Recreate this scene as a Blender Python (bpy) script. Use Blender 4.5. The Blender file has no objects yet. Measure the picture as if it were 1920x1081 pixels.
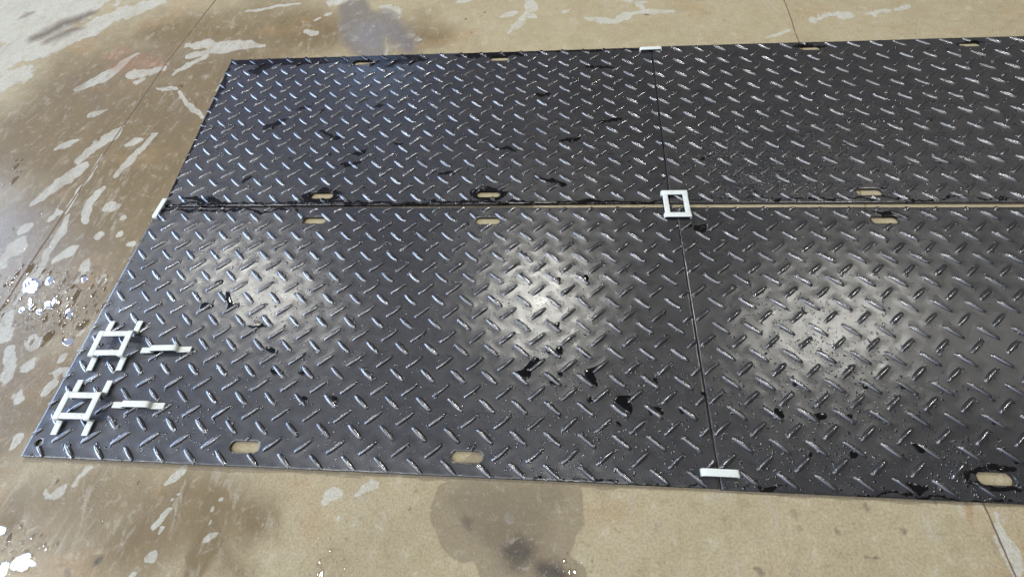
import bpy, bmesh, math
import numpy as np
from mathutils import Matrix, Vector

S = bpy.context.scene
COL = S.collection
rng = np.random.default_rng(7)

# ------------------------------------------------------------------ camera
T = 0.013                                   # mat thickness, floor is z = 0
CAM = np.array([1.88977, -0.14461, 1.58140 + T])
RIGHT = np.array([0.99675383, 0.04845464, -0.06429577])
DOWN = np.array([0.01188346, -0.87840876, -0.47776231])
FWD = np.array([-0.07962777, 0.47544736, -0.87613311])
cd = bpy.data.cameras.new('camera')
cd.sensor_width = 36.0
cd.lens = 36.0 * 831.31 / 1920
cd.clip_start = 0.02
cd.clip_end = 200
cam = bpy.data.objects.new('camera', cd)
COL.objects.link(cam)
M = Matrix(((RIGHT[0], -DOWN[0], -FWD[0], CAM[0]),
            (RIGHT[1], -DOWN[1], -FWD[1], CAM[1]),
            (RIGHT[2], -DOWN[2], -FWD[2], CAM[2]), (0, 0, 0, 1)))
cam.matrix_world = M
S.camera = cam

# ------------------------------------------------------------------ world (dim hall ceiling)
W = bpy.data.worlds.new('World')
S.world = W
W.use_nodes = True
wn = W.node_tree.nodes
wl = W.node_tree.links
wn.clear()
wo = wn.new('ShaderNodeOutputWorld')
bg = wn.new('ShaderNodeBackground')
tc = wn.new('ShaderNodeTexCoord')
sep = wn.new('ShaderNodeSeparateXYZ')
wl.new(tc.outputs['Generated'], sep.inputs[0])
mr = wn.new('ShaderNodeMapRange')
mr.inputs['From Min'].default_value = 0.9
mr.inputs['From Max'].default_value = -0.95
mr.inputs['To Min'].default_value = 0.0
mr.inputs['To Max'].default_value = 1.0
wl.new(sep.outputs['X'], mr.inputs['Value'])
cr = wn.new('ShaderNodeValToRGB')
cr.color_ramp.elements[0].position = 0.0
cr.color_ramp.elements[0].color = (0.50, 0.50, 0.50, 1)
cr.color_ramp.elements[1].position = 1.0
cr.color_ramp.elements[1].color = (2.0, 2.2, 2.9, 1)
e = cr.color_ramp.elements.new(0.45)
e.color = (0.46, 0.46, 0.47, 1)
e = cr.color_ramp.elements.new(0.80)
e.color = (1.5, 1.7, 2.6, 1)
wl.new(mr.outputs[0], cr.inputs[0])
def wmr(sock, a, b):
    n = wn.new('ShaderNodeMapRange')
    n.interpolation_type = 'SMOOTHSTEP'
    n.inputs['From Min'].default_value = a
    n.inputs['From Max'].default_value = b
    wl.new(sock, n.inputs['Value'])
    return n.outputs[0]
def wmul(a, b):
    n = wn.new('ShaderNodeMath')
    n.operation = 'MULTIPLY'
    wl.new(a, n.inputs[0])
    wl.new(b, n.inputs[1])
    return n.outputs[0]
# pale translucent roof bay running from overhead down to the left wall
bay = wmul(wmul(wmr(sep.outputs['X'], 0.42, -0.10), wmr(sep.outputs['Y'], 0.13, -0.08)), wmr(sep.outputs['Y'], -0.75, -0.50))
bay = wmul(bay, wmr(sep.outputs['Z'], -0.02, 0.10))
mixw = wn.new('ShaderNodeMix')
mixw.data_type = 'RGBA'
wl.new(bay, mixw.inputs[0])
wl.new(cr.outputs[0], mixw.inputs[6])
mixw.inputs[7].default_value = (9.0, 9.8, 11.5, 1)
wl.new(mixw.outputs[2], bg.inputs['Color'])
bg.inputs['Strength'].default_value = 0.27
wl.new(bg.outputs[0], wo.inputs['Surface'])

# ------------------------------------------------------------------ lamps
def area(name, loc, target, size, power, color, sy=None):
    l = bpy.data.lights.new(name, 'AREA')
    l.energy = power
    l.color = color
    if sy:
        l.shape = 'RECTANGLE'
        l.size = size
        l.size_y = sy
    else:
        l.shape = 'DISK'
        l.size = size
    o = bpy.data.objects.new(name, l)
    COL.objects.link(o)
    o.location = loc
    d = Vector(target) - Vector(loc)
    o.rotation_euler = d.to_track_quat('-Z', 'Y').to_euler()
    return o

LAMP = (1.0, 0.985, 0.90)
for x, y, p in ((-10.24, 4.15, 110), (-4.49, 4.24, 225), (1.70, 4.20, 230), (7.43, 3.69, 200), (11.1, 3.4, 28),
                (-7.29, -1.07, 190), (-1.69, -0.86, 120), (2.38, -0.76, 100)):
    area('high_bay_lamp', (x, y, 7), (x, y, 0), 0.62, p, LAMP)
area('open_door_daylight', (-9.5, 0.9, 2.6), (0, 0.9, 1.6), 8.6, 1350, (0.42, 0.62, 1.0), 4.6)
area('window_daylight', (-3.0, 11.0, 5.0), (0.8, 2.4, 0), 1.4, 32, (0.42, 0.62, 1.0), 2.4)

S.view_settings.view_transform = 'Standard'
S.view_settings.look = 'None'
S.view_settings.exposure = -0.12
S.view_settings.gamma = 1.0
S.view_settings.use_curve_mapping = False
S.render.engine = 'CYCLES'
S.cycles.max_bounces = 6

# ------------------------------------------------------------------ helpers
def at(px, py, z=0.0):
    """photo pixel -> point of the plane z (used to survey marks on the floor and mats)"""
    d = RIGHT * ((px - 960) / 831.31) + DOWN * ((py - 540.5) / 831.31) + FWD
    return (CAM + d * (z - CAM[2]) / d[2])[:2]

def tag(o, label=None, cat=None, group=None, kind=None):
    if label: o['label'] = label
    if cat: o['category'] = cat
    if group: o['group'] = group
    if kind: o['kind'] = kind
    return o

def empty(name, loc, rz=0.0):
    o = bpy.data.objects.new(name, None)
    o.empty_display_size = 0.05
    o.location = loc
    o.rotation_euler = (0, 0, rz)
    COL.objects.link(o)
    return o

def np_mesh(name, v, quads=None, tris=None, smooth=True):
    """mesh from numpy arrays"""
    me = bpy.data.meshes.new(name)
    q = np.zeros((0, 4), int) if quads is None or len(quads) == 0 else np.asarray(quads, int)
    t = np.zeros((0, 3), int) if tris is None or len(tris) == 0 else np.asarray(tris, int)
    v = np.asarray(v, float)
    me.vertices.add(len(v))
    me.vertices.foreach_set('co', v.ravel())
    loops = np.concatenate([q.ravel(), t.ravel()])
    me.loops.add(len(loops))
    me.loops.foreach_set('vertex_index', loops.astype(np.int32))
    n = len(q) + len(t)
    me.polygons.add(n)
    st = np.concatenate([np.arange(len(q)) * 4, len(q) * 4 + np.arange(len(t)) * 3])
    me.polygons.foreach_set('loop_start', st.astype(np.int32))
    me.update(calc_edges=True)
    me.validate()
    me.polygons.foreach_set('use_smooth', np.full(len(me.polygons), smooth))
    me.update()
    return me

def link(name, me, mat, parent=None):
    o = bpy.data.objects.new(name, me)
    me.materials.append(mat)
    COL.objects.link(o)
    if parent: o.parent = parent
    return o

def capfield(X, Y, caps):
    """strength 1 on the axis falling to 0 at twice the half width; max over strokes (x0,y0,x1,y1,w,s)"""
    F = np.zeros_like(X)
    for x0, y0, x1, y1, w, s in caps:
        m = (X > min(x0, x1) - 2 * w) & (X < max(x0, x1) + 2 * w) & (Y > min(y0, y1) - 2 * w) & (Y < max(y0, y1) + 2 * w)
        if not m.any(): continue
        dx, dy = x1 - x0, y1 - y0
        L2 = dx * dx + dy * dy + 1e-12
        u = np.clip(((X[m] - x0) * dx + (Y[m] - y0) * dy) / L2, 0, 1)
        wl_ = w * (1 - 0.45 * np.abs(2 * u - 1) ** 2)
        d = np.hypot(X[m] - x0 - u * dx, Y[m] - y0 - u * dy)
        F[m] = np.maximum(F[m], s * np.clip(1 - d / (2 * wl_), 0, 1))
    return F

def survey(strokes, z=0.0):
    """photo strokes (x0,y0,x1,y1,halfwidth px[,strength]) -> metric strokes"""
    out = []
    for s in strokes:
        x0, y0, x1, y1, w = s[:5]
        st = s[5] if len(s) > 5 else 1.0
        a, b = at(x0, y0, z), at(x1, y1, z)
        mx, my = (x0 + x1) / 2, (y0 + y1) / 2
        jx = np.array(at(mx + 1, my, z)) - np.array(at(mx, my, z))
        jy = np.array(at(mx, my + 1, z)) - np.array(at(mx, my, z))
        k = math.sqrt(abs(jx[0] * jy[1] - jx[1] * jy[0]))
        out.append((a[0], a[1], b[0], b[1], w * k, st))
    return out

# ------------------------------------------------------------------ node helper
class NT:
    def __init__(s, name):
        s.m = bpy.data.materials.new(name)
        s.m.use_nodes = True
        s.t = s.m.node_tree
        s.n = s.t.nodes
        s.n.clear()
        s.out = s.n.new('ShaderNodeOutputMaterial')
        s.b = s.n.new('ShaderNodeBsdfPrincipled')
        s.t.links.new(s.b.outputs[0], s.out.inputs['Surface'])
        s.tc = s.n.new('ShaderNodeTexCoord')
    def set(s, inp, v):
        if hasattr(v, 'is_output') or isinstance(v, bpy.types.NodeSocket): s.t.links.new(v, inp)
        elif isinstance(v, tuple) and len(v) == 3 and inp.type == 'RGBA': inp.default_value = (*v, 1)
        else: inp.default_value = v
    def pos(s, scale=(1, 1, 1), rot=0.0):
        m = s.n.new('ShaderNodeMapping')
        m.inputs['Scale'].default_value = scale
        m.inputs['Rotation'].default_value = (0, 0, rot)
        s.t.links.new(s.tc.outputs['Object'], m.inputs['Vector'])
        return m.outputs[0]
    def noise(s, scale, detail=3, rough=0.55, vec=None, dist=0.0, col=False):
        n = s.n.new('ShaderNodeTexNoise')
        n.inputs['Scale'].default_value = scale
        n.inputs['Detail'].default_value = detail
        n.inputs['Roughness'].default_value = rough
        n.inputs['Distortion'].default_value = dist
        s.t.links.new(vec if vec is not None else s.tc.outputs['Object'], n.inputs['Vector'])
        return n.outputs['Color' if col else 'Fac']
    def vor(s, scale, vec=None, feature='F1'):
        n = s.n.new('ShaderNodeTexVoronoi')
        n.feature = feature
        n.inputs['Scale'].default_value = scale
        s.t.links.new(vec if vec is not None else s.tc.outputs['Object'], n.inputs['Vector'])
        return n.outputs['Distance']
    def math(s, op, a, b=0.0, c=None):
        n = s.n.new('ShaderNodeMath')
        n.operation = op
        s.set(n.inputs[0], a)
        s.set(n.inputs[1], b)
        if c is not None: s.set(n.inputs[2], c)
        return n.outputs[0]
    def ramp(s, v, a, b, lo=0.0, hi=1.0, smooth=True):
        n = s.n.new('ShaderNodeMapRange')
        if smooth: n.interpolation_type = 'SMOOTHSTEP'
        s.set(n.inputs['Value'], v)
        n.inputs['From Min'].default_value = a
        n.inputs['From Max'].default_value = b
        n.inputs['To Min'].default_value = lo
        n.inputs['To Max'].default_value = hi
        return n.outputs[0]
    def mix(s, f, a, b, mode='MIX'):
        n = s.n.new('ShaderNodeMix')
        n.data_type = 'RGBA'
        n.blend_type = mode
        s.set(n.inputs[0], f)
        s.set(n.inputs[6], a)
        s.set(n.inputs[7], b)
        return n.outputs[2]
    def attr(s, name):
        n = s.n.new('ShaderNodeAttribute')
        n.attribute_name = name
        q = s.n.new('ShaderNodeSeparateColor')
        s.t.links.new(n.outputs['Color'], q.inputs[0])
        s.alpha = n.outputs['Alpha']
        return q.outputs
    def bump(s, h, strength, dist, prev=None):
        n = s.n.new('ShaderNodeBump')
        n.inputs['Strength'].default_value = strength
        n.inputs['Distance'].default_value = dist
        s.t.links.new(h, n.inputs['Height'])
        if prev is not None: s.t.links.new(prev, n.inputs['Normal'])
        return n.outputs[0]
    def bs(s, name, v): s.set(s.b.inputs[name], v)

# ------------------------------------------------------------------ materials
def mat_concrete():
    k = NT('wet_concrete')
    A = k.attr('stain_shade_a')      # dry with painted glint, dark with painted gap shade, rust
    BIGA = k.alpha             # damp outline of the big stain, painted contact shadow at the mat edge
    B = k.attr('stain_b')      # blue, brown, wet
    big = k.noise(1.1, 4, 0.6)
    mid = k.noise(5.0, 5, 0.6, dist=0.6)
    streak = k.noise(3.0, 6, 0.62, vec=k.pos((4.0, 1.1, 1), 0.12), dist=0.8)
    streak2 = k.noise(7.0, 5, 0.6, vec=k.pos((3.0, 1.0, 1), -0.5), dist=1.2)
    fine = k.noise(120, 3, 0.7)
    spk = k.noise(420, 2, 0.6)
    tan = k.mix(mid, (0.268, 0.218, 0.128), (0.385, 0.330, 0.210))
    brown = k.mix(streak, (0.106, 0.072, 0.032), (0.205, 0.152, 0.075))
    f = k.ramp(k.math('ADD', k.math('MULTIPLY', B[1], 0.9), k.math('MULTIPLY', k.math('SUBTRACT', big, 0.5), 1.2)), 0.05, 0.75)
    col = k.mix(f, tan, brown)
    # soft lighter cloudy veils
    veil = k.ramp(streak2, 0.52, 0.66)
    veil = k.math('MULTIPLY', veil, k.ramp(mid, 0.42, 0.6))
    col = k.mix(k.math('MULTIPLY', veil, 0.55), col, (0.34, 0.305, 0.235))
    # warm ochre blotches
    och = k.ramp(k.noise(2.3, 4, 0.6, vec=k.pos((1, 1.6, 1), 0.8)), 0.55, 0.72)
    col = k.mix(k.math('MULTIPLY', och, 0.45), col, (0.29, 0.185, 0.085))
    # crisp dry patches and one painted pale glint streak
    edge = k.math('MULTIPLY', k.math('SUBTRACT', k.noise(16, 6, 0.66, vec=k.pos((1.5, 0.8, 1), 0.1), dist=0.8), 0.5), 0.95)
    dry_or_glint = k.ramp(k.math('ADD', A[0], edge), 0.50, 0.64)
    dry_or_glint = k.math('MULTIPLY', dry_or_glint, k.ramp(k.noise(30, 5, 0.7, vec=k.pos((1.3, 0.8, 1), 0.1), dist=1.0), 0.30, 0.50, 0.55, 1.0))
    # random small dry flakes in wet zone
    flk = k.math('ADD', k.math('MULTIPLY', B[1], 0.30), k.noise(9, 6, 0.68, vec=k.pos((2.1, 0.7, 1), 0.1), dist=1.3))
    flk = k.math('MULTIPLY', k.ramp(flk, 0.88, 0.97), 0.35)
    dry_or_glint = k.math('MAXIMUM', dry_or_glint, flk)
    pale = k.mix(mid, (0.36, 0.35, 0.30), (0.48, 0.47, 0.41))
    col = k.mix(k.math('MULTIPLY', dry_or_glint, k.ramp(streak, 0.3, 0.6, 0.58, 0.86)), col, pale)
    # rust, blue and dark oil stains, painted shade of mat gaps and near edge
    rn = k.math('ADD', A[2], k.math('MULTIPLY', k.math('SUBTRACT', mid, 0.5), 0.6))
    col = k.mix(k.ramp(rn, 0.30, 0.85, 0, 0.40), col, (0.29, 0.135, 0.075))
    bn = k.math('ADD', B[0], k.math('MULTIPLY', k.math('SUBTRACT', mid, 0.5), 0.25))
    col = k.mix(k.ramp(bn, 0.30, 0.42, 0, 0.6), col, (0.19, 0.155, 0.115))
    col = k.mix(k.ramp(bn, 0.42, 0.66, 0, 0.6), col, (0.115, 0.108, 0.108))
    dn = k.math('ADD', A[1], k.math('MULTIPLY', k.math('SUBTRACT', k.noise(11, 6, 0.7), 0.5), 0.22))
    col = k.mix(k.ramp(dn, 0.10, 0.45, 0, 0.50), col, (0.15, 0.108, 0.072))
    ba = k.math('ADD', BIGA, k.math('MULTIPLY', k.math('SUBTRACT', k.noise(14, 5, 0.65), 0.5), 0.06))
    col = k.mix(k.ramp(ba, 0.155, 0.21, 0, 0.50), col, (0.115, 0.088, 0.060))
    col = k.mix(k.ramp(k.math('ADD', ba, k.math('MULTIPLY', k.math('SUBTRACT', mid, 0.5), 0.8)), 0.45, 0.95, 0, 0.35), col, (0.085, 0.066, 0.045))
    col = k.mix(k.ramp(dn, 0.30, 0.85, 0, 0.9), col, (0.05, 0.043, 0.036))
    # grain, pits
    cur = k.noise(60, 5, 0.75, dist=2.5)
    col = k.mix(k.ramp(cur, 0.56, 0.68, 0, 0.30), col, (0.13, 0.095, 0.055))
    col = k.mix(k.ramp(cur, 0.44, 0.34, 0, 0.25), col, (0.50, 0.46, 0.36))
    col = k.mix(k.ramp(fine, 0.35, 0.70, 0.0, 0.36), col, (0.11, 0.085, 0.055))
    mott = k.noise(21, 6, 0.72, dist=0.5)
    col = k.mix(k.ramp(mott, 0.52, 0.72, 0, 0.34), col, (0.14, 0.105, 0.06))
    col = k.mix(k.ramp(mott, 0.46, 0.30, 0, 0.30), col, (0.47, 0.44, 0.35))
    col = k.mix(k.ramp(spk, 0.60, 0.74, 0, 0.45), col, (0.12, 0.10, 0.075))
    pit = k.ramp(k.vor(26), 0.0, 0.09, 1.0, 0.0)
    pit = k.math('MULTIPLY', pit, k.ramp(k.noise(3.1, 2), 0.55, 0.62))
    col = k.mix(k.math('MULTIPLY', pit, 0.7), col, (0.07, 0.05, 0.035))
    k.bs('Base Color', col)
    wet = k.ramp(k.math('ADD', B[2], k.math('MULTIPLY', k.math('SUBTRACT', streak, 0.5), 0.9)), 0.25, 0.55)
    wet = k.math('MULTIPLY', wet, k.ramp(dry_or_glint, 0, 1, 1.0, 0.25))
    rough = k.ramp(wet, 0, 1, 0.52, 0.26, smooth=False)
    k.bs('Roughness', rough)
    k.bs('Specular IOR Level', 0.14)
    n = k.bump(fine, 0.25, 0.0012)
    n = k.bump(k.noise(70, 4, 0.7, dist=1.0), 0.30, 0.0022, n)
    k.bs('Normal', n)
    # film of water on top
    k.bs('Coat Weight', k.math('MULTIPLY', wet, 0.28))
    k.bs('Coat Roughness', 0.04)
    k.bs('Coat IOR', 1.33)
    cn = k.bump(k.noise(95, 3, 0.6, dist=0.8, vec=k.pos((1.4, 0.8, 1))), 0.6, 0.0022)
    k.set(k.b.inputs['Coat Normal'], cn)
    return k.m

def mat_plastic():
    k = NT('black_mat_plastic')
    A = k.attr('wet')
    fine = k.noise(900, 2, 0.6)
    mid = k.noise(22, 5, 0.65)
    big = k.noise(3.0, 4, 0.6)
    smear = k.noise(9, 5, 0.65, vec=k.pos((1, 2.2, 1), 0.4), dist=0.8)
    edge = k.math('MULTIPLY', k.math('SUBTRACT', k.noise(48, 6, 0.72, dist=0.8), 0.5), 0.9)
    film = k.ramp(k.math('ADD', A[0], edge), 0.42, 0.47)
    crumbs = k.math('MULTIPLY', k.ramp(k.noise(26, 5, 0.7, dist=0.6), 0.655, 0.675), k.ramp(A[1], 0.12, 0.3))
    film = k.math('MAXIMUM', film, crumbs)
    col = k.mix(big, (0.012, 0.0115, 0.0125), (0.0205, 0.0195, 0.021))
    col = k.mix(k.ramp(k.math('ADD', smear, k.math('MULTIPLY', A[1], 0.25)), 0.55, 0.8, 0, 0.5), col, (0.030, 0.025, 0.022))
    # faint chalk dust
    col = k.mix(k.ramp(k.noise(160, 4, 0.75), 0.58, 0.8, 0, 0.35), col, (0.06, 0.057, 0.055))
    # glints of fine water drops, painted as pale specks
    dens = k.math('ADD', k.noise(4.0, 3, 0.6), k.math('MULTIPLY', A[1], 0.12))
    for sc, rr in ((150, 0.22), (85, 0.17)):
        sp = k.ramp(k.vor(sc), rr * 0.6, rr, 1.0, 0.0)
        sp = k.math('MULTIPLY', sp, k.ramp(dens, 0.45, 0.65, 0.05, 0.55))
        sp = k.math('MULTIPLY', sp, k.ramp(k.noise(sc * 0.9, 1), 0.48, 0.56))
        col = k.mix(sp, col, (0.15, 0.15, 0.155))
    col = k.mix(film, col, (0.006, 0.005, 0.005))
    k.bs('Base Color', col)
    r = k.ramp(smear, 0.3, 0.7, 0.27, 0.34)
    r = k.math('ADD', r, k.math('MULTIPLY', k.math('SUBTRACT', mid, 0.5), 0.07))
    r = k.math('ADD', r, k.math('MULTIPLY', A[1], 0.10))
    r = k.math('SUBTRACT', r, k.math('MULTIPLY', A[2], 0.13))
    n = k.n.new('ShaderNodeMix')
    k.set(n.inputs[0], film)
    k.set(n.inputs[2], r)
    n.inputs[3].default_value = 0.045
    k.bs('Roughness', n.outputs[0])
    k.bs('Specular IOR Level', k.math('MULTIPLY', k.math('ADD', 0.55, k.math('MULTIPLY', A[2], 0.75)), k.ramp(film, 0, 1, 1.0, 0.35)))
    k.bs('Coat Weight', k.math('MULTIPLY', k.math('SUBTRACT', 1.0, film), k.math('ADD', k.ramp(big, 0.35, 0.65, 0.34, 0.48), k.math('MULTIPLY', A[2], 0.3))))
    k.bs('Coat Roughness', k.ramp(mid, 0.3, 0.7, 0.125, 0.165))
    k.bs('Coat IOR', 1.45)
    b = k.bump(fine, 0.35, 0.0004)
    b = k.bump(k.noise(240, 3, 0.6), 0.10, 0.0005, b)
    b = k.bump(mid, 0.05, 0.002, b)
    k.bs('Normal', b)
    k.set(k.b.inputs['Coat Normal'], b)
    return k.m

def mat_white():
    k = NT('white_connector_plastic')
    mid = k.noise(35, 5, 0.65)
    fine = k.noise(500, 3, 0.6)
    col = k.mix(k.ramp(mid, 0.5, 0.75, 0, 0.5), (0.52, 0.54, 0.50), (0.35, 0.34, 0.28))
    col = k.mix(k.ramp(k.noise(130, 3, 0.6), 0.64, 0.74, 0, 0.6), col, (0.35, 0.31, 0.24))
    k.bs('Base Color', col)
    k.bs('Roughness', 0.42)
    k.bs('Normal', k.bump(fine, 0.15, 0.0006))
    return k.m

def mat_water(name, base=(0.004, 0.004, 0.004), ripple=0.0, ior=1.6):
    k = NT(name)
    k.bs('Base Color', base)
    k.bs('Roughness', 0.05)
    k.bs('IOR', ior)
    if ripple:
        k.bs('Normal', k.bump(k.noise(60, 2, 0.5), ripple, 0.001))
    return k.m

def mat_clear_water():
    """clear water: what lies under it shows through, Fresnel mirror on top"""
    k = NT('clear_water')
    k.n.remove(k.b)
    tr = k.n.new('ShaderNodeBsdfTransparent')
    tr.inputs[0].default_value = (0.93, 0.92, 0.90, 1)
    gl = k.n.new('ShaderNodeBsdfGlossy')
    gl.inputs['Roughness'].default_value = 0.02
    fr = k.n.new('ShaderNodeFresnel')
    fr.inputs['IOR'].default_value = 1.4
    bp = k.bump(k.noise(30, 3, 0.55, dist=0.8), 0.28, 0.0014)
    k.t.links.new(bp, gl.inputs['Normal'])
    mx = k.n.new('ShaderNodeMixShader')
    k.t.links.new(fr.outputs[0], mx.inputs[0])
    k.t.links.new(tr.outputs[0], mx.inputs[1])
    k.t.links.new(gl.outputs[0], mx.inputs[2])
    k.t.links.new(mx.outputs[0], k.out.inputs['Surface'])
    return k.m

def mat_joint():
    k = NT('joint_dirt')
    k.bs('Base Color', k.mix(k.noise(40, 4, 0.7), (0.05, 0.03, 0.018), (0.18, 0.12, 0.07)))
    k.bs('Roughness', 0.8)
    return k.m

M_FLOOR, M_MAT, M_WHITE = mat_concrete(), mat_plastic(), mat_white()
M_BEAD = mat_water('water_bead_on_black', ior=1.9)
M_POOL = mat_water('water_pool_on_black', ior=1.36)
M_CLEAR, M_JOINT = mat_clear_water(), mat_joint()

# ------------------------------------------------------------------ floor
def axis(lo, hi, step, far):
    core = np.arange(lo, hi + step / 2, step)
    a = lo - np.geomspace(0.15, far, 16)[::-1]
    b = hi + np.geomspace(0.15, far, 16)
    return np.concatenate([a, core, b])

DRY_AND_GLINT = [
 # chalk white corner
 (0,10,260,-40,60),(0,60,170,0,55),(0,120,110,55,34),(0,165,50,130,22,.8),(150,70,215,25,16),(215,30,300,5,16),(60,110,150,60,14),
 # streaks
 (148,170,255,108,8),(352,88,480,84,9),(350,108,395,98,5),(390,96,492,86,6),(242,142,305,128,8),(255,150,270,147,5),(330,133,392,104,5),
 (172,214,202,205,5),(108,284,140,272,8),(150,306,222,248,9),(70,376,158,314,11),(125,400,196,292,4),(200,262,228,240,4),(216,338,282,252,6),(232,276,258,262,8),
 (163,400,192,358,7),(198,398,214,384,6),(46,428,60,420,11),(12,478,42,446,15),(0,500,8,488,9),(92,415,98,410,7),(100,406,116,396,6),
 (64,520,134,402,6),(30,560,70,500,5,.8),(108,480,138,470,10),(160,418,176,386,7),(206,398,222,384,5),(234,408,238,402,4),(224,438,230,428,4),(176,448,192,440,7),
 (148,514,164,490,9),(242,456,252,450,8),(190,524,200,512,9),(8,640,24,580,14,.8),(14,720,20,660,12,.8),(46,644,72,632,12,.85),(42,700,58,680,14,.85),(110,676,124,664,10,.8),
 (30,760,40,740,10,.7),(75,735,110,712,9,.7),(90,700,130,690,8,.7),(150,620,170,600,7,.6),
 # below the mats, left
 (14,848,32,824,8),(84,928,118,916,14,.62),(314,902,344,878,10),(330,935,334,932,4),(319,942,321,940,3),(303,966,312,962,6),(288,982,304,974,6),(299,992,303,990,4),
 (394,966,398,962,4),(393,982,397,978,3),(386,1010,400,1004,7),(351,993,354,992,3),(414,946,419,942,4),(270,1032,290,1024,10),(620,908,648,902,8),(610,920,626,912,6),(676,906,700,898,9),
 (638,956,642,952,5),(0,1000,8,992,9),(445,899,447,897,3),(150,900,170,890,8,.55),(240,1070,262,1055,10,.6),(126,920,150,905,8,.6),
 # above the mats
 (728,10,742,32,11),(955,60,990,12,6),(940,26,962,16,6),(985,26,1000,30,7),(990,0,1000,14,8),(1098,36,1160,38,6),(1160,40,1185,26,9),(1180,28,1262,18,6),(1060,26,1072,22,4),
 (752,66,774,64,7),(778,74,790,72,5),(744,87,752,85,6),(612,2,660,4,8),(570,60,594,58,6),(610,30,620,26,4),(590,40,600,36,4),(642,52,655,44,6),(646,62,658,56,5),
 (460,22,560,4,3),(1150,2,1210,5,4,.8),(1190,5,1196,20,4),(1440,70,1474,58,4,.9),(1520,40,1700,12,10,.55),(860,0,880,-6,6),(700,90,708,112,2),(718,70,724,112,2),(704,30,710,52,2),
 (300,160,330,168,4),(335,172,380,218,3.5),(420,150,404,168,4),(1860,952,1900,1040,13,.8),(1890,1000,1919,1075,14,.8),(955,950,957,968,8,.75),  # opening pair of strokes: wet specular streak painted as pale colour
]
BIG = [(895,950,1000,950,100,1.0),(930,1000,1050,1075,66,1.0),(860,930,1030,925,60,1.0)]
EDGE = [(44,860,700,889,4,.6),(700,889,1352,920,4,.6),(1352,920,1930,947,4,.6)]  # contact shadow below the near mat edge, painted on the floor
SEAM_SHADE = [(1352,912,1268,395,6,2.0),(300,388,760,387,4,1.8),(760,387,1000,387,3,.9),(1255,385,1222,92,5,1.6)]  # shade inside the gaps between mats, painted dark on the floor
DARK = [(910,990,1000,1000,80,.35),(960,1030,985,1030,36,.85),(1015,1060,1060,1075,36,.85),(875,970,880,980,20,.6),
 (60,75,165,28,13,.7),(95,75,150,55,11,.6),(40,35,60,25,8,.5),(130,140,150,170,15,.35),(160,180,215,215,14,.35),(1488,1006,1496,1012,5,.7),(1568,1014,1576,1022,6,.7),(1693,1010,1697,1016,6,.7),(1625,955,1628,968,9,.5),(775,915,778,918,6,.6),
 (765,952,769,955,3,.9),(868,34,870,35,3,1.),(898,28,900,29,2,1.),(905,20,907,21,2,1.),(883,61,885,62,2.5,1.),(1210,30,1212,31,3,1.),(190,1030,198,1034,9,.9),(130,1050,140,1060,9,.6),(750,905,756,908,2,.9),(330,200,350,225,30,.35),(1770,956,1774,962,6,.6),(1425,1070,1440,1080,8,.6),(1480,965,1484,985,8,.45),
 (1645,1072,1655,1064,3,.8),(1632,1062,1645,1071,3,.8),(570,960,574,964,8,.4)]
RUST = [(215,125,290,118,22,.9),(205,105,240,100,20,.8),(290,110,300,130,12,.7),(0,480,20,470,6,.9),(30,180,60,190,30,.4),(165,337,168,330,4,.9),(1808,950,1830,990,6,1.),(1835,1000,1860,1055,3,.8),(10,960,20,900,8,.6),(100,140,140,150,20,.4)]
BLUE = [(655,12,700,112,24,1.0),(675,10,705,60,18,1.0),(715,30,770,95,26,.75),(720,20,745,60,20,.7)]
BROWN = [(0,300,420,150,190,1.0),(0,600,250,330,200,1.2),(0,800,100,700,130,1.1),(60,960,480,960,90,.8),(330,900,440,1080,45,.6),(300,60,620,60,80,.85),(130,560,180,420,90,1.2),(400,980,360,1081,30,1.1),(700,60,820,70,50,.7)]
WET = [(0,560,200,560,110,1.3),(0,1050,120,1040,80,1.3),(0,300,420,150,160,.9),(0,600,250,330,180,1.0),(60,940,300,930,60,.6),(20,750,100,700,110,1.0),(0,0,200,0,90,.3),
 (700,60,760,80,60,.7),(700,70,720,90,10,.5)]

gx = axis(-2.6, 5.0, 0.009, 22)
gy = axis(-0.6, 3.4, 0.009, 22)
X, Y = np.meshgrid(gx, gy)
nx, ny = len(gx), len(gy)
fv = np.stack([X.ravel(), Y.ravel(), np.zeros(X.size)], 1)
idx = np.arange(nx * ny).reshape(ny, nx)
fq = np.stack([idx[:-1, :-1], idx[:-1, 1:], idx[1:, 1:], idx[1:, :-1]], -1).reshape(-1, 4)
me = np_mesh('floor', fv, fq)
def color_attr(me, name, chans, alpha=None):
    n = len(me.vertices)
    a = me.color_attributes.new(name, 'FLOAT_COLOR', 'POINT')
    c = np.zeros((n, 4), np.float32)
    for i, ch in enumerate(chans): c[:, i] = ch.ravel()
    c[:, 3] = 1 if alpha is None else alpha.ravel()
    a.data.foreach_set('color', c.ravel())
def vnoise(X, Y, scale, seed):
    g = np.random.default_rng(seed).random((256, 256)) * 2 - 1
    x, y = X * scale, Y * scale
    xi, yi = np.floor(x).astype(int), np.floor(y).astype(int)
    fx, fy = x - xi, y - yi
    fx, fy = fx * fx * (3 - 2 * fx), fy * fy * (3 - 2 * fy)
    a, b = g[yi % 256, xi % 256], g[yi % 256, (xi + 1) % 256]
    c, d = g[(yi + 1) % 256, xi % 256], g[(yi + 1) % 256, (xi + 1) % 256]
    return (a * (1 - fx) + b * fx) * (1 - fy) + (c * (1 - fx) + d * fx) * fy
def fbm(X, Y, scale, seed):
    return sum(vnoise(X, Y, scale * 2 ** i, seed + i) / 1.7 ** i for i in range(4))
WX = 0.020 * fbm(X, Y, 9, 20) + 0.022 * fbm(X, Y, 3, 50)
WY = 0.028 * fbm(X, Y, 7, 30) + 0.030 * fbm(X, Y, 3, 60)
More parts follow.
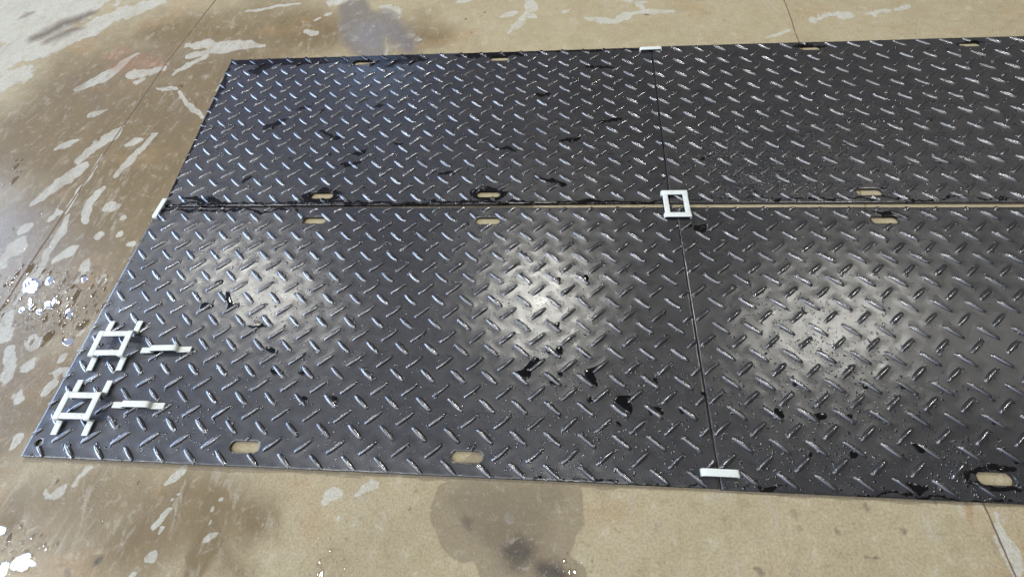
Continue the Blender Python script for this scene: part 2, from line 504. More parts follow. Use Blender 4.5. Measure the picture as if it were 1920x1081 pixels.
ero = 0.22 * fbm(X * 1.5, Y * 0.8, 14, 40)
F = lambda L: capfield(X + WX, Y + WY, survey(L))
def Fdry_or_glint(L):
    f = F(L)
    return np.where(f > 0, np.clip(f * 1.35 + ero, 0, 1.2), 0)
brown = F(BROWN)
brown[X < -2.5] = 0.5
WX, WY = WX * 0.7, WY * 0.7
color_attr(me, 'stain_shade_a', (Fdry_or_glint(DRY_AND_GLINT), np.maximum(F(DARK), capfield(X, Y, survey(SEAM_SHADE))), F(RUST)), np.maximum(F(BIG), capfield(X, Y + 0.004 * fbm(X, Y, 12, 77), survey(EDGE))))
color_attr(me, 'stain_b', (F(BLUE), brown, F(WET)))
floor = tag(link('floor', me, M_FLOOR), kind='structure')

# saw joints cut across the slab
def ribbon(pts, w, z, seed):
    r = np.random.default_rng(seed)
    P = []
    for (x0, y0), (x1, y1) in zip(pts[:-1], pts[1:]):
        n = max(2, int(math.hypot(x1 - x0, y1 - y0) / 0.02))
        for i in range(n): P.append((x0 + (x1 - x0) * i / n, y0 + (y1 - y0) * i / n))
    P.append(pts[-1])
    P = np.array(P)
    P[:, 0] += np.convolve(r.normal(0, 0.0016, len(P)), np.ones(5) / 3, 'same')
    ww = w * (0.6 + 0.8 * r.random(len(P)))
    v = []
    for p, q in zip(P, ww): v += [(p[0] - q / 2, p[1], z), (p[0] + q / 2, p[1], z)]
    f = [(2 * i, 2 * i + 1, 2 * i + 3, 2 * i + 2) for i in range(len(P) - 1)]
    return np_mesh('floor_joint', v, f, smooth=False)
tag(link('floor_joint', ribbon([(-0.487, -3), (-0.487, 0.6), (-0.489, 1.014), (-0.480, 1.70), (-0.468, 2.29), (-0.41, 2.95), (-0.36, 6)], 0.005, 0.0012, 1), M_JOINT), kind='structure')
tag(link('floor_joint', ribbon([(3.245, -3), (3.233, -0.196), (3.225, 0.0), (3.245, 1.2), (3.257, 2.304), (3.271, 2.692), (3.29, 6)], 0.0045, 0.0012, 2), M_JOINT), kind='structure')

# ------------------------------------------------------------------ mats
PX, PY = 0.116, 0.1052
def bil(q, u, v):
    q = np.array(q, float)
    u = np.asarray(u)[..., None]
    v = np.asarray(v)[..., None]
    return (1 - u) * (1 - v) * q[0] + u * (1 - v) * q[1] + u * v * q[2] + (1 - u) * v * q[3]

def inside(q, P, m=0.0):
    q = np.array(q, float)
    d = np.full(len(P), 1e9)
    for i in range(4):
        a, b = q[i], q[(i + 1) % 4]
        t = (b - a) / np.linalg.norm(b - a)
        n = np.array([-t[1], t[0]])
        d = np.minimum(d, (P - a) @ n)
    return d > m

def slotdist(P, s):
    x, y, L, w = s
    dx = np.maximum(np.abs(P[..., 0] - x) - (L - w) / 2, 0)
    return np.hypot(dx, P[..., 1] - y) - w / 2

ALL_TREADS = []
SURF = []
def make_mat(quad, org, th, slots, label, wetpx, seed, dusty):
    r = np.random.default_rng(seed)
    c, s = math.cos(th), math.sin(th)
    def lat(u, v): return np.array([org[0] + u * c - v * s, org[1] + u * s + v * c])
    treads = []
    for i in range(-1, 22):
        for j in range(-1, 12):
            treads.append((lat(0.058 + i * PX, 0.024 + j * PY), -1))
            treads.append((lat((i + 1) * PX, 0.0766 + j * PY), 1))
    # tread axis
    T_ = []
    for p, sg in treads:
        a = math.atan2(0.0490 * sg, 0.0570) + th + r.normal(0, 0.008)
        d = np.array([math.cos(a), math.sin(a)])
        if inside(quad, np.array([p]), -0.04)[0]:
            T_.append((p, d, sg))
    step = 0.005
    nu, nv = int(2.44 / step), int(1.12 / step)
    U, V = np.meshgrid(np.linspace(0, 1, nu + 1), np.linspace(0, 1, nv + 1))
    P = bil(quad, U, V)
    # swell around the treads (the sheet rises softly to each one)
    Z = np.zeros(U.shape)
    x0, y0 = P[..., 0].min(), P[..., 1].min()
    for p, d, sg in T_:
        ci = int((p[0] - x0) / step); cj = int((p[1] - y0) / step)
        k = 18
        sl = (slice(max(cj - k, 0), max(cj + k, 0)), slice(max(ci - k, 0), max(ci + k, 0)))
        Q = P[sl] - p
        if Q.size == 0: continue
        t = np.clip(Q @ d, -0.031, 0.031)
        dd = np.hypot(Q[..., 0] - t * d[0], Q[..., 1] - t * d[1])
        Z[sl] = np.maximum(Z[sl], 0.00068 * np.exp(-(dd / 0.0170) ** 2))
    ph = r.random(8) * 6.28
    def warp(x, y):
        return (0.0010 * np.sin(2.3 * x + ph[0]) * np.cos(2.9 * y + ph[1]) + 0.0005 * np.sin(7.1 * x + 3 * y + ph[2])
                + 0.00022 * np.sin(19 * x - 11 * y + ph[3]) + 0.0002 * np.sin(9 * x + 23 * y + ph[4]))
    Z = Z + T + warp(P[..., 0], P[..., 1])
    # holes: drop faces inside, snap the rim to the outline
    idx = np.arange(U.size).reshape(U.shape)
    q = np.stack([idx[:-1, :-1], idx[:-1, 1:], idx[1:, 1:], idx[1:, :-1]], -1).reshape(-1, 4)
    pts = P.reshape(-1, 2).copy()
    z = Z.ravel().copy()
    keep = np.ones(len(q), bool)
    fc = pts[q].mean(1)
    for sl in slots: keep &= slotdist(fc, sl) > 0
    q = q[keep]
    # boundary
    e = np.concatenate([q[:, [0, 1]], q[:, [1, 2]], q[:, [2, 3]], q[:, [3, 0]]])
    key = np.sort(e, 1)
    key = key[:, 0].astype(np.int64) * 10 ** 7 + key[:, 1]
    _, inv, cnt = np.unique(key, return_inverse=True, return_counts=True)
    be = e[cnt[inv] == 1]
    bv = np.unique(be)
    for sl in slots:
        near = bv[np.abs(slotdist(pts[bv], sl)) < 0.009]
        X_, Y_, L, w = sl
        ax = np.clip(pts[near, 0], X_ - (L - w) / 2, X_ + (L - w) / 2)
        dv = np.stack([pts[near, 0] - ax, pts[near, 1] - Y_], 1)
        dv /= np.linalg.norm(dv, axis=1)[:, None] + 1e-9
        pts[near] = np.stack([ax, np.full(len(near), Y_)], 1) + dv * w / 2
    # outward directions at the rim
    nrm = np.zeros((len(pts), 2))
    ed = pts[be[:, 1]] - pts[be[:, 0]]
    on = np.stack([ed[:, 1], -ed[:, 0]], 1)
    np.add.at(nrm, be[:, 0], on)
    np.add.at(nrm, be[:, 1], on)
    nb = nrm[bv] / (np.linalg.norm(nrm[bv], axis=1)[:, None] + 1e-9)
    base = len(pts)
    mp = -np.ones(base, int)
    mp[bv] = np.arange(len(bv))
    jit = r.normal(0, 0.00025, len(bv))[:, None]
    r1 = np.column_stack([pts[bv] + nb * (0.0010 + jit), z[bv] - 0.0006])
    r2 = np.column_stack([pts[bv] + nb * (0.0016 + jit), z[bv] - 0.0022])
    r3 = np.column_stack([pts[bv] + nb * (0.0016 + jit), np.full(len(bv), 0.0008)])
    n = len(bv)
    verts = np.concatenate([np.column_stack([pts, z]), r1, r2, r3])
    a, b = mp[be[:, 0]], mp[be[:, 1]]
    w1 = np.stack([be[:, 1], be[:, 0], base + a, base + b], 1)
    w2 = np.stack([base + b, base + a, base + n + a, base + n + b], 1)
    w3 = np.stack([base + n + b, base + n + a, base + 2 * n + a, base + 2 * n + b], 1)
    quads = [q, w1, w2, w3]
    allv = [verts]
    off = n_sheet = len(verts)
    # treads: lens shaped ridges
    us = np.array([-1, -0.93, -0.8, -0.6, -0.35, 0, 0.35, 0.6, 0.8, 0.93, 1.0])
    vs = np.array([-1, -0.93, -0.70, -0.30, 0.30, 0.70, 0.93, 1.0])
    hz = np.array([-0.12, 0.10, 0.47, 0.97, 0.97, 0.47, 0.10, -0.12])
    def surf(PP):
        ii = np.clip(((PP[:, 0] - x0) / step).round().astype(int), 0, nu)
        jj = np.clip(((PP[:, 1] - y0) / step).round().astype(int), 0, nv)
        return Z[jj, ii]
    for p, d, sg in T_:
        ax = p + d * np.linspace(-0.0385, 0.0385, 41)[:, None]
        ok = inside(quad, ax, 0.0015)
        for sl in slots: ok &= slotdist(ax, sl) > 0.003
        if ok.sum() < 5: continue
        # longest run
        best, cur, st = (0, 0), 0, 0
        for i, o in enumerate(list(ok) + [False]):
            if o:
                if cur == 0: st = i
                cur += 1
            else:
                if cur > best[1] - best[0]: best = (st, st + cur)
                cur = 0
        t0 = -0.0385 + 0.077 * best[0] / 40
        t1 = -0.0385 + 0.077 * (best[1] - 1) / 40
        L = 0.0385 * (1 + r.normal(0, 0.012))
        W_ = 0.0104 * (1 + r.normal(0, 0.06))
        H_ = 0.0065 * (1 + r.normal(0, 0.09))
        tt = np.clip(us * L, t0, t1)
        un = tt / L
        wid = W_ * (0.52 + 0.48 * (1 - np.abs(un) ** 2.2))
        hh = H_ * (1 - 0.30 * un ** 2)
        hh = np.where(np.abs(un) > 0.97, 0.0, np.where(np.abs(un) > 0.9, hh * 0.55, hh))
        cut = (np.abs(us * L - tt) > 1e-6)
        nn = np.array([-d[1], d[0]])
        zc = surf(p[None] + d * tt[:, None])
        g = []
        for i in range(len(us)):
            for jv in range(len(vs)):
                pos = p + d * tt[i] + nn * wid[i] * vs[jv]
                g.append((pos[0], pos[1], zc[i] - 0.0002 + hh[i] * hz[jv]))
        g = np.array(g)
        nvs = len(vs)
        gi = np.arange(len(g)).reshape(len(us), nvs) + off
        quads.append(np.stack([gi[:-1, :-1], gi[1:, :-1], gi[1:, 1:], gi[:-1, 1:]], -1).reshape(-1, 4))
        allv.append(g)
        off += len(g)
        ALL_TREADS.append((p, d, surf(p[None])[0]))
    verts = np.concatenate(allv)
    me = np_mesh('ground_protection_mat', verts, np.concatenate(quads))
    Xv, Yv = verts[:, 0], verts[:, 1]
    wet = capfield(Xv + 0.014 * fbm(Xv, Yv, 22, 70 + seed), Yv + 0.014 * fbm(Xv, Yv, 22, 90 + seed), survey(wetpx, T))
    dust = np.full(len(verts), dusty)
    polish = (np.arange(len(verts)) >= n_sheet) * np.clip(0.8 + 0.45 * fbm(Xv, Yv, 9, 140 + seed), 0.15, 1.2)
    color_attr(me, 'wet', (wet, dust, polish))  # dust channel also raises the density of the painted drop glints
    o = link('ground_protection_mat', me, M_MAT)
    tag(o, label, 'ground mat', 'black treadplate ground mats laid in a grid')
    SURF.append((quad, slots, surf))
    return o

SL, SW = 0.112, 0.040
WET_UL = [(436,116,640,111,10,1.2),(640,112,790,110,12,1.2),(860,104,980,100,8,1.),(422,118,372,225,13,1.3),(378,215,330,320,10,1.2),(330,320,302,384,9,1.2),(310,382,1240,379,3,1.0),(980,98,1200,92,3,.9),(575,370,632,368,14),(890,366,945,362,12),
  (470,135,500,128,8),(560,205,580,200,4,.9),(500,243,522,228,7),(520,230,536,222,4),(600,210,610,204,3),(660,290,690,280,4,.9),(740,270,760,268,3),(1120,228,1170,225,4,.9),(1100,128,1150,125,3,.8),(700,118,735,122,8),
  (340,370,420,378,4,.9),(450,345,470,330,4,.8),(600,250,640,262,5,.8),(1000,330,1060,345,5,.7),(700,200,720,196,4,.7),(1000,180,1030,176,3,.9),(640,310,680,300,4,.8),(820,330,850,322,4,.8),(930,275,970,280,4,.7),(1050,265,1090,262,4,.8)]
WET_LL = [(300,395,560,393,4,.75),(480,600,500,608,4,.8),(1000,470,1060,466,3,.4),(560,520,640,540,6,.3),(38,850,300,870,3,.5),(930,900,1330,912,3,.7)]
WET_LR = [(1400,908,1480,912,4,.8),(1560,922,1920,941,3,.75),(1700,905,1740,920,9,.85),(1820,882,1910,884,8,.95),(1810,910,1919,920,6,.8),(1300,432,1322,420,6,.9),(1640,403,1700,408,6,.8)]
WET_UR = [(1270,372,1920,372,2.5,.7),(1490,88,1545,86,6,.8),(1795,82,1845,80,6,.7),(1300,300,1340,290,5,.5)]
mats = []
mats.append(make_mat([(-0.004, 0.0), (2.4408, 0.0), (2.4440, 1.127), (0.016, 1.133)], (0, 0), 0.0,
    [(0.827, 0.064, SL, SW), (1.624, 0.062, SL, SW), (0.817, 1.058, SL, SW), (1.621, 1.056, SL, SW), (0.037, 0.049, 0.0262, 0.026)],
    'black treadplate mat nearest bottom left, carrying the loose white connectors and two bright lamp glares', WET_LL, 11, 0.0))
mats.append(make_mat([(0.034, 1.1435), (2.4235, 1.156), (2.4515, 2.259), (-0.030, 2.259)], (-0.0605, 1.1635), 0.0028,
    [(0.812, 1.206, SL, SW), (1.612, 1.208, SL, SW), (0.800, 2.200, SL, SW), (1.603, 2.202, SL, SW)],
    'black treadplate mat at the top left with bluish tread glints and black wet edges', WET_UL, 12, 0.35))
mats.append(make_mat([(2.4508, -0.003), (4.90, -0.006), (4.90, 1.121), (2.4480, 1.127)], (2.4839, 0.0063), -0.0007,
    [(3.283, 0.064, SL, SW), (4.075, 0.064, SL, SW), (3.290, 1.060, SL, SW), (4.085, 1.060, SL, SW)],
    'black treadplate mat at the bottom right, scattered with water puddles and one lamp glare', WET_LR, 13, 0.1))
mats.append(make_mat([(2.4295, 1.155), (4.90, 1.150), (4.90, 2.258), (2.458, 2.263)], (2.5277, 1.1597), -0.0025,
    [(3.276, 1.210, SL, SW), (4.07, 1.208, SL, SW), (3.290, 2.214, SL, SW), (4.088, 2.206, SL, SW)],
    'black treadplate mat at the top right, dull dark grey without lamp glare', WET_UR, 14, 0.7))

def surf_z(x, y):
    P = np.array([[x, y]])
    for quad, slots, sf in SURF:
        if inside(quad, P, 0.003)[0]:
            if any(slotdist(P, s)[0] < 0.004 for s in slots): return None
            return float(sf(P)[0])
    return None

# ------------------------------------------------------------------ water on the mats
def cap(rx, ry, rot, cx, cy, cz, h, r, seg=10):
    """rounded bead of water"""
    v, q, t = [], [], []
    ks = np.array([1.0, 0.985, 0.86, 0.62, 0.32])
    hs = np.array([-0.05, 0.28, 0.66, 0.88, 0.975])
    ang = np.arange(seg) * 2 * math.pi / seg
    wob = 1 + 0.10 * np.sin(2 * ang + r.random() * 6) + 0.07 * np.sin(3 * ang + r.random() * 6)
    c, s = math.cos(rot), math.sin(rot)
    for k_, hh in zip(ks, hs):
        x = np.cos(ang) * rx * k_ * wob
        y = np.sin(ang) * ry * k_ * wob
        v.append(np.stack([cx + x * c - y * s, cy + x * s + y * c, np.full(seg, cz + h * hh)], 1))
    v.append(np.array([[cx, cy, cz + h]]))
    return np.concatenate(v)

def cap_faces(seg=10, rings=5):
    q, t = [], []
    for k in range(rings - 1):
        for i in range(seg):
            j = (i + 1) % seg
            q.append((k * seg + i, k * seg + j, (k + 1) * seg + j, (k + 1) * seg + i))
    for i in range(seg): t.append(((rings - 1) * seg + i, (rings - 1) * seg + (i + 1) % seg, rings * seg))
    return np.array(q), np.array(t)
CQ, CT = cap_faces()

def beads(spec, name, mat, r):
    V, Q, Tt, off = [], [], [], 0
    for (x, y, z, rx, ry, rot, h) in spec:
        v = cap(rx, ry, rot, x, y, z, h, r)
        V.append(v); Q.append(CQ + off); Tt.append(CT + off)
        off += len(v)
    return link(name, np_mesh(name, np.concatenate(V), np.concatenate(Q), np.concatenate(Tt)), mat)

r = np.random.default_rng(5)
spec = []
# density of spray in photo-surveyed patches: (px,py,radius m,count,size mm)
ZONES = [(560,600,.42,420,1.5),(1010,560,.34,330,1.5),(760,560,.5,260,1.2),(1150,740,.33,260,2.0),(1560,620,.30,260,1.4),(1560,760,.42,300,2.2),(1380,300,.25,700,1.5),(1600,300,.40,800,1.5),(1380,200,.3,200,1.2),
  (1830,320,.4,350,1.4),(700,260,.55,900,1.3),(1000,260,.5,600,1.2),(480,300,.35,500,1.2),(420,450,.2,160,1.5),(620,430,.4,380,1.3),(900,430,.35,260,1.3),(1000,860,.35,260,1.6),(1300,860,.25,140,1.6),(300,840,.3,160,1.8),
  (1420,480,.35,240,1.3),(1330,380,.15,120,1.6),(1700,860,.4,200,1.8),(1830,900,.15,150,2.0),(1450,900,.2,110,2.0),(200,560,.2,80,1.5),(1420,330,.22,500,2.3),(1500,270,.4,500,2.0),(1750,250,.4,350,1.8),(900,180,.6,600,1.7),(600,180,.4,400,1.7),(420,250,.2,150,1.8),(1750,480,.4,150,1.2),(700,830,.35,300,1.5),(850,370,.5,180,1.3)]
for px, py, rad, n, sz in ZONES:
    c = at(px, py, T)
    for _ in range(int(n * 2.4)):
        a, q = r.random() * 6.283, rad * math.sqrt(r.random()) * (0.5 + 0.8 * r.random())
        x, y = c[0] + q * math.cos(a), c[1] + q * math.sin(a)
        z = surf_z(x, y)
        if z is None: continue
        R_ = sz * 0.001 * math.exp(r.normal(-0.12, 0.42))
        R_ = min(R_ * 1.35, 0.0055)
        spec.append((x, y, z, R_, R_ * (0.75 + 0.4 * r.random()), r.random() * 3, R_ * (0.30 + 0.22 * r.random())))
# beads that cling to the flanks and ends of the treads
for p, d, z in ALL_TREADS:
    if p[0] > 4.6: continue
    hot = 0.5 + 0.5 * math.sin(3.1 * p[0] + 1.0) * math.cos(2.7 * p[1] - 0.5)
    if p[1] < 1.13: hot += 0.35 * (0.2 < p[0] < 3.9 and 0.12 < p[1] < 0.95)
    k = r.poisson(0.6 + 3.0 * hot)
    for _ in range(k):
        t = r.choice([-1, 1]) * (0.018 + 0.022 * r.random()) if r.random() < 0.6 else (r.random() - 0.5) * 0.06
        o_ = r.choice([-1, 1]) * (0.006 + 0.004 * r.random())
        x, y = p[0] + d[0] * t - d[1] * o_, p[1] + d[1] * t + d[0] * o_
        if surf_z(x, y) is None: continue
        R_ = 0.001 * (1.6 + 4.2 * r.random() ** 2)
        spec.append((x, y, surf_z(x, y), R_ * (1 + 0.4 * r.random()), R_, math.atan2(d[1], d[0]), R_ * 0.6))
tag(beads(spec, 'water_beads', M_BEAD, r), 'fine beads of clear water sprayed over the black treadplate mats', 'water drops', kind='stuff')

# pools trapped between the treads, outlines surveyed
def zz(ox, oy, s, L): return [(ox + x / s, oy + y / s) for x, y in L]
POOLS = [zz(1000,620,5.407,[(500,400),(600,365),(680,350),(612,420),(632,470),(665,550),(590,570),(530,500)]),
 zz(1000,620,5.407,[(820,670),(900,650),(1020,660),(972,730),(1005,770),(990,860),(900,810),(800,710)]),
 zz(1000,620,5.407,[(1180,755),(1290,770),(1330,820),(1310,865),(1240,815)]),
 zz(1000,620,5.407,[(1130,785),(1180,800),(1220,850),(1170,858)]),
 zz(1000,620,5.407,[(1465,790),(1500,780),(1560,830),(1520,850),(1475,830)]),
 zz(820,380,2.844,[(510,815),(548,840),(505,878),(495,950),(430,925),(410,900),(460,893)]),
 zz(1000,620,5.407,[(815,905),(880,925),(905,970),(840,968)]),
 zz(1000,620,5.407,[(155,490),(185,488),(240,540),(200,562),(160,540)]),
 zz(1000,620,5.407,[(215,180),(280,140),(305,180),(302,245),(255,250)]),
 zz(1000,620,5.407,[(120,200),(150,180),(200,235),(150,240)]),
 zz(1000,620,5.407,[(0,250),(60,290),(30,350),(0,375),(-20,300)]),
 zz(1000,620,5.407,[(240,430),(275,385),(305,430),(285,475),(250,470)]),
 zz(1000,620,5.407,[(1190,490),(1230,470),(1270,490),(1260,540),(1220,520)]),
 zz(1000,620,5.407,[(540,690),(575,665),(600,700),(575,740),(545,725)]),
 zz(1000,620,5.407,[(485,240),(520,205),(590,240),(575,275),(530,285)]),
 zz(340,440,3.18,[(120,402),(165,405),(212,420),(150,450),(98,470)]),
 zz(340,440,3.18,[(258,335),(285,342),(300,400),(348,412),(295,450),(243,472),(285,425)]),
 zz(340,440,3.18,[(372,535),(430,548),(500,520),(485,560),(420,562)]),
 zz(340,440,3.18,[(500,655),(578,685),(560,712),(508,702)]),
 zz(340,440,3.18,[(520,815),(548,780),(590,835),(545,838)]),
 zz(340,440,3.18,[(680,822),(725,803),(742,848)]),
 zz(340,440,3.18,[(185,300),(215,270),(262,268),(240,300)]),
 zz(340,440,3.18,[(428,442),(480,415),(502,428),(450,462)]),
 zz(340,440,3.18,[(878,960),(930,962),(945,1000),(895,1003)]),
 zz(340,440,3.18,[(700,960),(750,960),(760,990),(720,1000)]),
 zz(820,380,2.844,[(775,385),(805,378),(812,420),(785,420)]),
 zz(820,380,2.844,[(655,480),(700,450),(735,445),(690,495)]),
 zz(820,380,2.844,[(635,400),(660,395),(658,425),(635,420)]),
 zz(820,380,2.844,[(455,520),(500,530),(490,560),(465,545)]),
 zz(820,380,2.844,[(620,640),(655,630),(655,665),(630,665)]),
 zz(820,380,2.844,[(940,1045),(1000,1025),(1055,1050),(1000,1085)]),
 zz(820,380,2.844,[(590,930),(640,965),(610,975)]),
 zz(820,380,2.844,[(790,1040),(820,1030),(830,1060),(800,1065)]),
 zz(1240,700,2.824,[(580,180),(640,185),(662,235),(620,242)]),
 zz(1240,700,2.824,[(795,212),(875,203),(882,245),(820,247)]),
 zz(1240,700,2.824,[(975,215),(1015,208),(1012,248),(985,245)]),
 zz(1240,700,2.824,[(1120,203),(1150,215),(1185,238),(1150,250)]),
 zz(1240,700,2.824,[(1305,215),(1360,212),(1375,235),(1335,242)]),
 zz(1240,700,2.824,[(1545,232),(1590,250),(1560,264)]),
 zz(1240,700,2.824,[(1735,240),(1795,266),(1750,276)]),
 zz(1240,700,2.824,[(980,432),(1015,398),(1055,430),(1020,452)]),
 zz(1240,700,2.824,[(1305,358),(1350,368),(1405,400),(1380,428),(1345,405)]),
 zz(1240,700,2.824,[(1600,508),(1640,525),(1632,572),(1592,560)]),
 zz(1240,700,2.824,[(1850,452),(1905,478),(1868,482)]),
 zz(1240,700,2.824,[(1290,608),(1345,612),(1370,640),(1300,640)]),
 zz(1240,700,2.824,[(1255,55),(1310,60),(1300,85),(1265,80)]),
 zz(1240,700,2.824,[(1065,55),(1105,58),(1090,85),(1065,80)]),
 zz(1240,700,2.824,[(690,40),(725,45),(715,72),(695,68)]),
 zz(1240,700,2.824,[(85,175),(120,170),(125,205),(95,208)]),
 zz(1240,700,2.824,[(775,420),(800,410),(800,440),(780,445)]),
 zz(1140,380,7.72,[(1160,345),(1225,285),(1222,350),(1140,385)]),
 zz(1240,700,2.824,[(205,95),(240,98),(235,120),(208,118)])]
def chaikin(P, n=2):
    P = np.array(P, float)
    for _ in range(n):
        Q = np.roll(P, -1, 0)
        P = np.stack([0.75 * P + 0.25 * Q, 0.25 * P + 0.75 * Q], 1).reshape(-1, 2)
    return P
def pool_mesh(polys, z_of, hmax, name, mat, r, wob=0.0007):
    V, Q, Tt, off = [], [], [], 0
    for poly in polys:
        P = chaikin(poly, 1)
        P = P + r.normal(0, 0.035, P.shape) * np.ptp(P, axis=0)
        P = chaikin(P, 2)
        c = P.mean(0)
        zc = z_of(c[0], c[1])
        if zc is None: continue
        n = len(P)
        size = math.sqrt(np.ptp(P[:, 0]) * np.ptp(P[:, 1]))
        H = min(hmax, size * 0.10)
        zs = [-0.0002, 0.45 * H, 0.8 * H, H]
        for k_, dz in zip((1.0, 0.95, 0.84, 0.55), zs):
            R_ = c + (P - c) * k_
            V.append(np.column_stack([R_, np.full(n, zc + 0.0002 + dz)]))
        V.append(np.array([[c[0], c[1], zc + 0.0002 + H * 1.02]]))
        for k in range(3):
            for i in range(n):
                j = (i + 1) % n
                Q.append((off + k * n + i, off + k * n + j, off + (k + 1) * n + j, off + (k + 1) * n + i))
        for i in range(n): Tt.append((off + 3 * n + i, off + 3 * n + (i + 1) % n, off + 4 * n))
        off += 4 * n + 1
    return link(name, np_mesh(name, np.concatenate(V), Q, Tt), mat)
polys = [[at(x, y, T) for x, y in L] for L in POOLS]
tag(pool_mesh(polys, surf_z, 0.0022, 'water', M_POOL, r), kind='structure')

# ------------------------------------------------------------------ water on the floor
FP = [[(44,548),(42,534),(54,520),(70,522),(78,532),(70,545),(58,550)],[(84,528),(94,516),(104,522),(98,534),(88,536)],[(54,560),(60,556),(62,572),(58,582),(52,574)],[(66,582),(78,578),(84,584),(74,592)],[(94,572),(102,556),(108,560),(102,576)],[(40,574),(48,578),(44,588),(34,584)],
 [(18,1060),(28,1048),(45,1036),(60,1035),(58,1048),(72,1052),(68,1060),(52,1062),(42,1071),(32,1071)],[(-12,1075),(2,1056),(18,1050),(20,1060),(12,1081),(-10,1095)],[(0,985),(8,984),(14,992),(6,1002),(-6,1004),(-8,990)],[(82,566),(98,562),(100,576),(86,580)],
 [(112,640),(130,632),(142,640),(126,650)],[(120,585),(132,575),(138,590),(128,600)],[(150,520),(160,512),(166,522),(156,532)]]
polys = [[at(x, y, 0) for x, y in L] for L in FP]
for px, py, rad, n, sz in ((150, 560, 0.17, 60, 7), (70, 560, 0.17, 30, 6), (110, 610, 0.14, 26, 6), (30, 520, 0.12, 16, 6), (40, 1030, 0.08, 14, 6), (330, 170, 0.05, 8, 6), (355, 195, 0.05, 8, 5),
                           (620, 1060, 0.06, 12, 4), (1080, 1074, 0.05, 12, 4), (12, 330, 0.12, 10, 6), (200, 950, 0.3, 14, 5)):
    c = at(px, py, 0)
    for _ in range(n):
        a, q = r.random() * 6.283, rad * math.sqrt(r.random())
        x, y = c[0] + q * math.cos(a), c[1] + q * math.sin(a)
        if inside(SURF[0][0], np.array([[x, y]]), -0.02)[0] or inside(SURF[1][0], np.array([[x, y]]), -0.02)[0]: continue
        R_ = sz * 0.001 * math.exp(r.normal(-0.1, 0.45))
        polys.append([(x + R_ * (0.7 + 0.5 * r.random()) * math.cos(t_), y + R_ * (1.2 + 0.9 * r.random()) * math.sin(t_)) for t_ in np.arange(7) * 6.283 / 7])
tag(pool_mesh(polys, lambda x, y: 0.0002, 0.00035, 'puddle', M_CLEAR, r), kind='structure')
spec = []
for px, py, rad, n, sz in [(60,560,.16,150,2.4),(150,560,.17,420,1.5),(120,600,.2,200,1.4),(40,1040,.08,60,2.4),(120,980,.3,60,1.5),(20,480,.25,120,1.5),(620,1060,.1,60,1.5),(1085,1074,.07,70,1.2),(1100,980,.4,120,0.9),(1500,980,.5,60,.9),(10,330,.3,40,1.6),(350,960,.4,60,1.4),
      (320,165,.05,50,1.6),(360,195,.07,70,1.5),(600,900,.5,60,1.2),(60,640,.3,80,1.6),(30,420,.2,40,1.6)]:
    c = at(px, py, 0)
    for _ in range(n):
        a, q = r.random() * 6.283, rad * math.sqrt(r.random())
        x, y = c[0] + q * math.cos(a), c[1] + q * math.sin(a)
        if any(inside(Q_[0], np.array([[x, y]]), -0.01)[0] for Q_ in SURF): continue
        R_ = sz * 0.001 * math.exp(r.normal(0, 0.35))
        spec.append((x, y, 0.0, R_ * 0.8, R_ * (1.0 + 0.8 * r.random()), r.normal(-0.3, 0.3), R_ * 0.5))
tag(beads(spec, 'floor_droplets', M_CLEAR, r), 'scattered clear water drops glinting on the wet concrete floor', 'water drops', kind='stuff')

# ------------------------------------------------------------------ connectors
def bevel_obj(name, bm, parent, w=0.0014):
    bmesh.ops.remove_doubles(bm, verts=bm.verts, dist=1e-6)
    bmesh.ops.recalc_face_normals(bm, faces=bm.faces)
    ed = [e_ for e_ in bm.edges if len(e_.link_faces) == 2 and e_.calc_face_angle(0) > 0.6]
    bmesh.ops.bevel(bm, geom=ed, offset=w, segments=2, affect='EDGES', profile=0.6)
    me = bpy.data.meshes.new(name)
    bm.to_mesh(me)
    bm.free()
    me.polygons.foreach_set('use_smooth', [True] * len(me.polygons))
    me.update()
    return link(name, me, M_WHITE, parent)

def sweep(bm, path, width, thick, axis_='x', shift=0.0, bend=0.0):
    """flat bar swept along a path in the vertical plane; path = [(along, z)] of its centre line"""
    P = np.array(path, float)
    Tn = np.gradient(P, axis=0)
    Tn /= np.linalg.norm(Tn, axis=1)[:, None]
    N = np.stack([-Tn[:, 1], Tn[:, 0]], 1)
    rings = []
    for i, (p, n) in enumerate(zip(P, N)):
        ring = []
        for sd, st in ((-1, -1), (1, -1), (1, 1), (-1, 1)):
            a = p + n * thick / 2 * st
            c = shift + sd * width / 2 + bend * math.sin(math.pi * i / (len(P) - 1))
            co = (a[0], c, a[1]) if axis_ == 'x' else (c, a[0], a[1])
            ring.append(bm.verts.new(co))
        rings.append(ring)
    for A, B in zip(rings[:-1], rings[1:]):
        for i in range(4):
            bm.faces.new((A[i], A[(i + 1) % 4], B[(i + 1) % 4], B[i]))
    bm.faces.new(rings[0][::-1])
    bm.faces.new(rings[-1])

def arch(L, z, drop, rad=0.007):
    """bar that turns down at both ends"""
    h = L / 2
    pts = [(-h, z - drop)]
    for a in (0, 30, 60, 90):
        pts.append((-h + rad - rad * math.cos(math.radians(a)), z - rad + rad * math.sin(math.radians(a))))
    mid = [(x, z) for x in np.linspace(-h + rad, h - rad, 5)[1:-1]]
    right = [(-x, zz_) for x, zz_ in pts[::-1]]
    return pts + mid + right

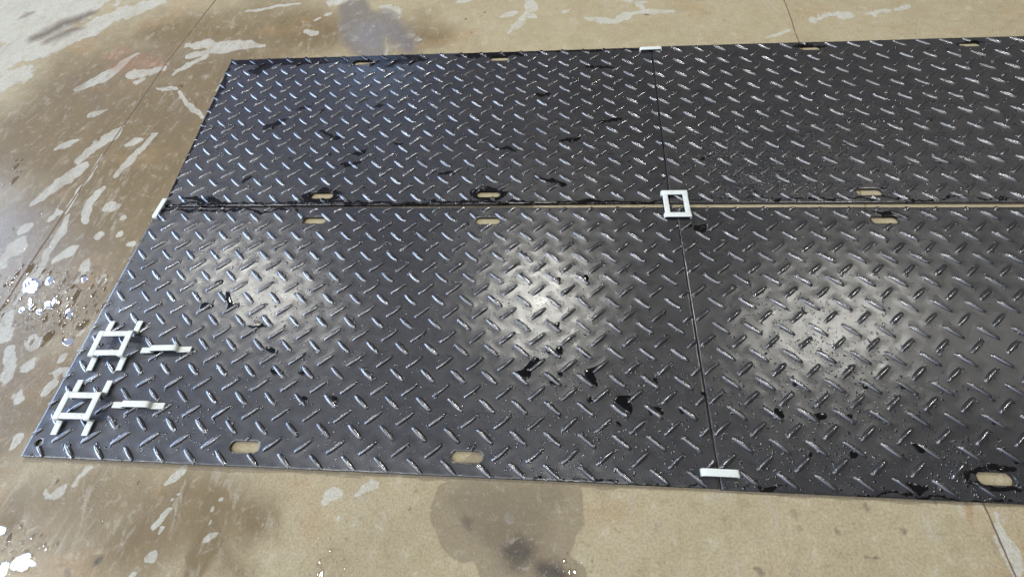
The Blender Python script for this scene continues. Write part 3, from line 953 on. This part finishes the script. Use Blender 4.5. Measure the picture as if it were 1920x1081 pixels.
def bar_connector(loc, rz, label, top_len, foot_len, base_z, hgt, width=0.0235, feet=True):
    """two hole connector: top bar, two webs, longer foot bar"""
    t = empty('mat_connector', (loc[0], loc[1], base_z), rz)
    tag(t, label, 'mat connector', 'white two hole mat connectors')
    bm = bmesh.new()
    sweep(bm, arch(top_len, hgt, hgt - 0.005), width, 0.005, bend=0.001)
    bevel_obj('top_bar', bm, t)
    for sd in (-1, 1):
        bm = bmesh.new()
        a, b = top_len / 2 - 0.004, foot_len / 2
        sweep(bm, [(sd * q_, 0.0032 + 0.0006 * (1 - (q_ - a) / (b - a))) for q_ in np.linspace(a, b, 5)][::sd], width, 0.0045, bend=-0.0006)
        bevel_obj('foot', bm, t, 0.0012)
    return t

def frame_connector(loc, rz, label, lx, ly, foot_len, base_z, hgt, width=0.0235):
    """four hole connector: square frame over two longer foot bars (feet run along local y)"""
    t = empty('mat_connector', (loc[0], loc[1], base_z), rz)
    tag(t, label, 'mat connector', 'white four hole mat connectors with square frames')
    for sx in (-1, 1):
        bm = bmesh.new()
        sweep(bm, arch(ly, hgt, hgt - 0.004, 0.005), width, 0.005, 'y', sx * (lx / 2 - width / 2))
        bevel_obj('side_bar', bm, t)
    for sy in (-1, 1):
        bm = bmesh.new()
        h = lx / 2 - width * 0.55
        sweep(bm, [(-h, hgt - 0.0009), (0, hgt - 0.0006), (h, hgt - 0.0009)], width * 0.93, 0.005, 'x', sy * (ly / 2 - width / 2 - 0.0008))
        bevel_obj('cross_bar', bm, t, 0.0012)
    for sx in (-1, 1):
        for sd in (-1, 1):
            bm = bmesh.new()
            a, b = ly / 2 - 0.004, foot_len / 2
            sweep(bm, [(sd * q_, 0.0032 + 0.0008 * (1 - ((q_ - a) / (b - a)) ** 2)) for q_ in np.linspace(a, b, 5)][::sd], width, 0.0045, 'y', sx * (lx / 2 - width / 2))
            bevel_obj('foot', bm, t, 0.0012)
    return t

ZT = T + 0.0045
frame_connector((0.156, 0.428), 0.03, 'loose white square frame connector near the left mat edge, upper of two', 0.146, 0.106, 0.212, ZT, 0.026)
frame_connector((0.149, 0.180), 0.01, 'loose white square frame connector above the corner hole, lower of two', 0.146, 0.102, 0.206, ZT, 0.026)
bar_connector((0.381, 0.4135), 0.045, 'loose white bar connector right of the upper square frame', 0.106, 0.208, ZT, 0.022)
bar_connector((0.369, 0.193), 0.01, 'loose white bar connector right of the lower square frame', 0.106, 0.206, ZT, 0.022)
frame_connector((2.447, 1.137), math.pi / 2 + 0.01, 'white square frame connector clipped over the centre where all four mats meet', 0.146, 0.111, 0.20, 0.001, 0.0275)
bar_connector((2.450, 0.044), -0.005, 'white bar connector bridging the seam at the near edge of the bottom mats', 0.115, 0.17, 0.001, 0.0255)
bar_connector((0.036, 1.123), math.pi / 2 - 0.06, 'white bar connector bridging the seam at the left edge of the mats', 0.115, 0.17, 0.001, 0.0265)
bar_connector((2.446, 2.229), 0.02, 'white bar connector bridging the seam at the far edge of the top mats', 0.115, 0.17, 0.001, 0.0260)
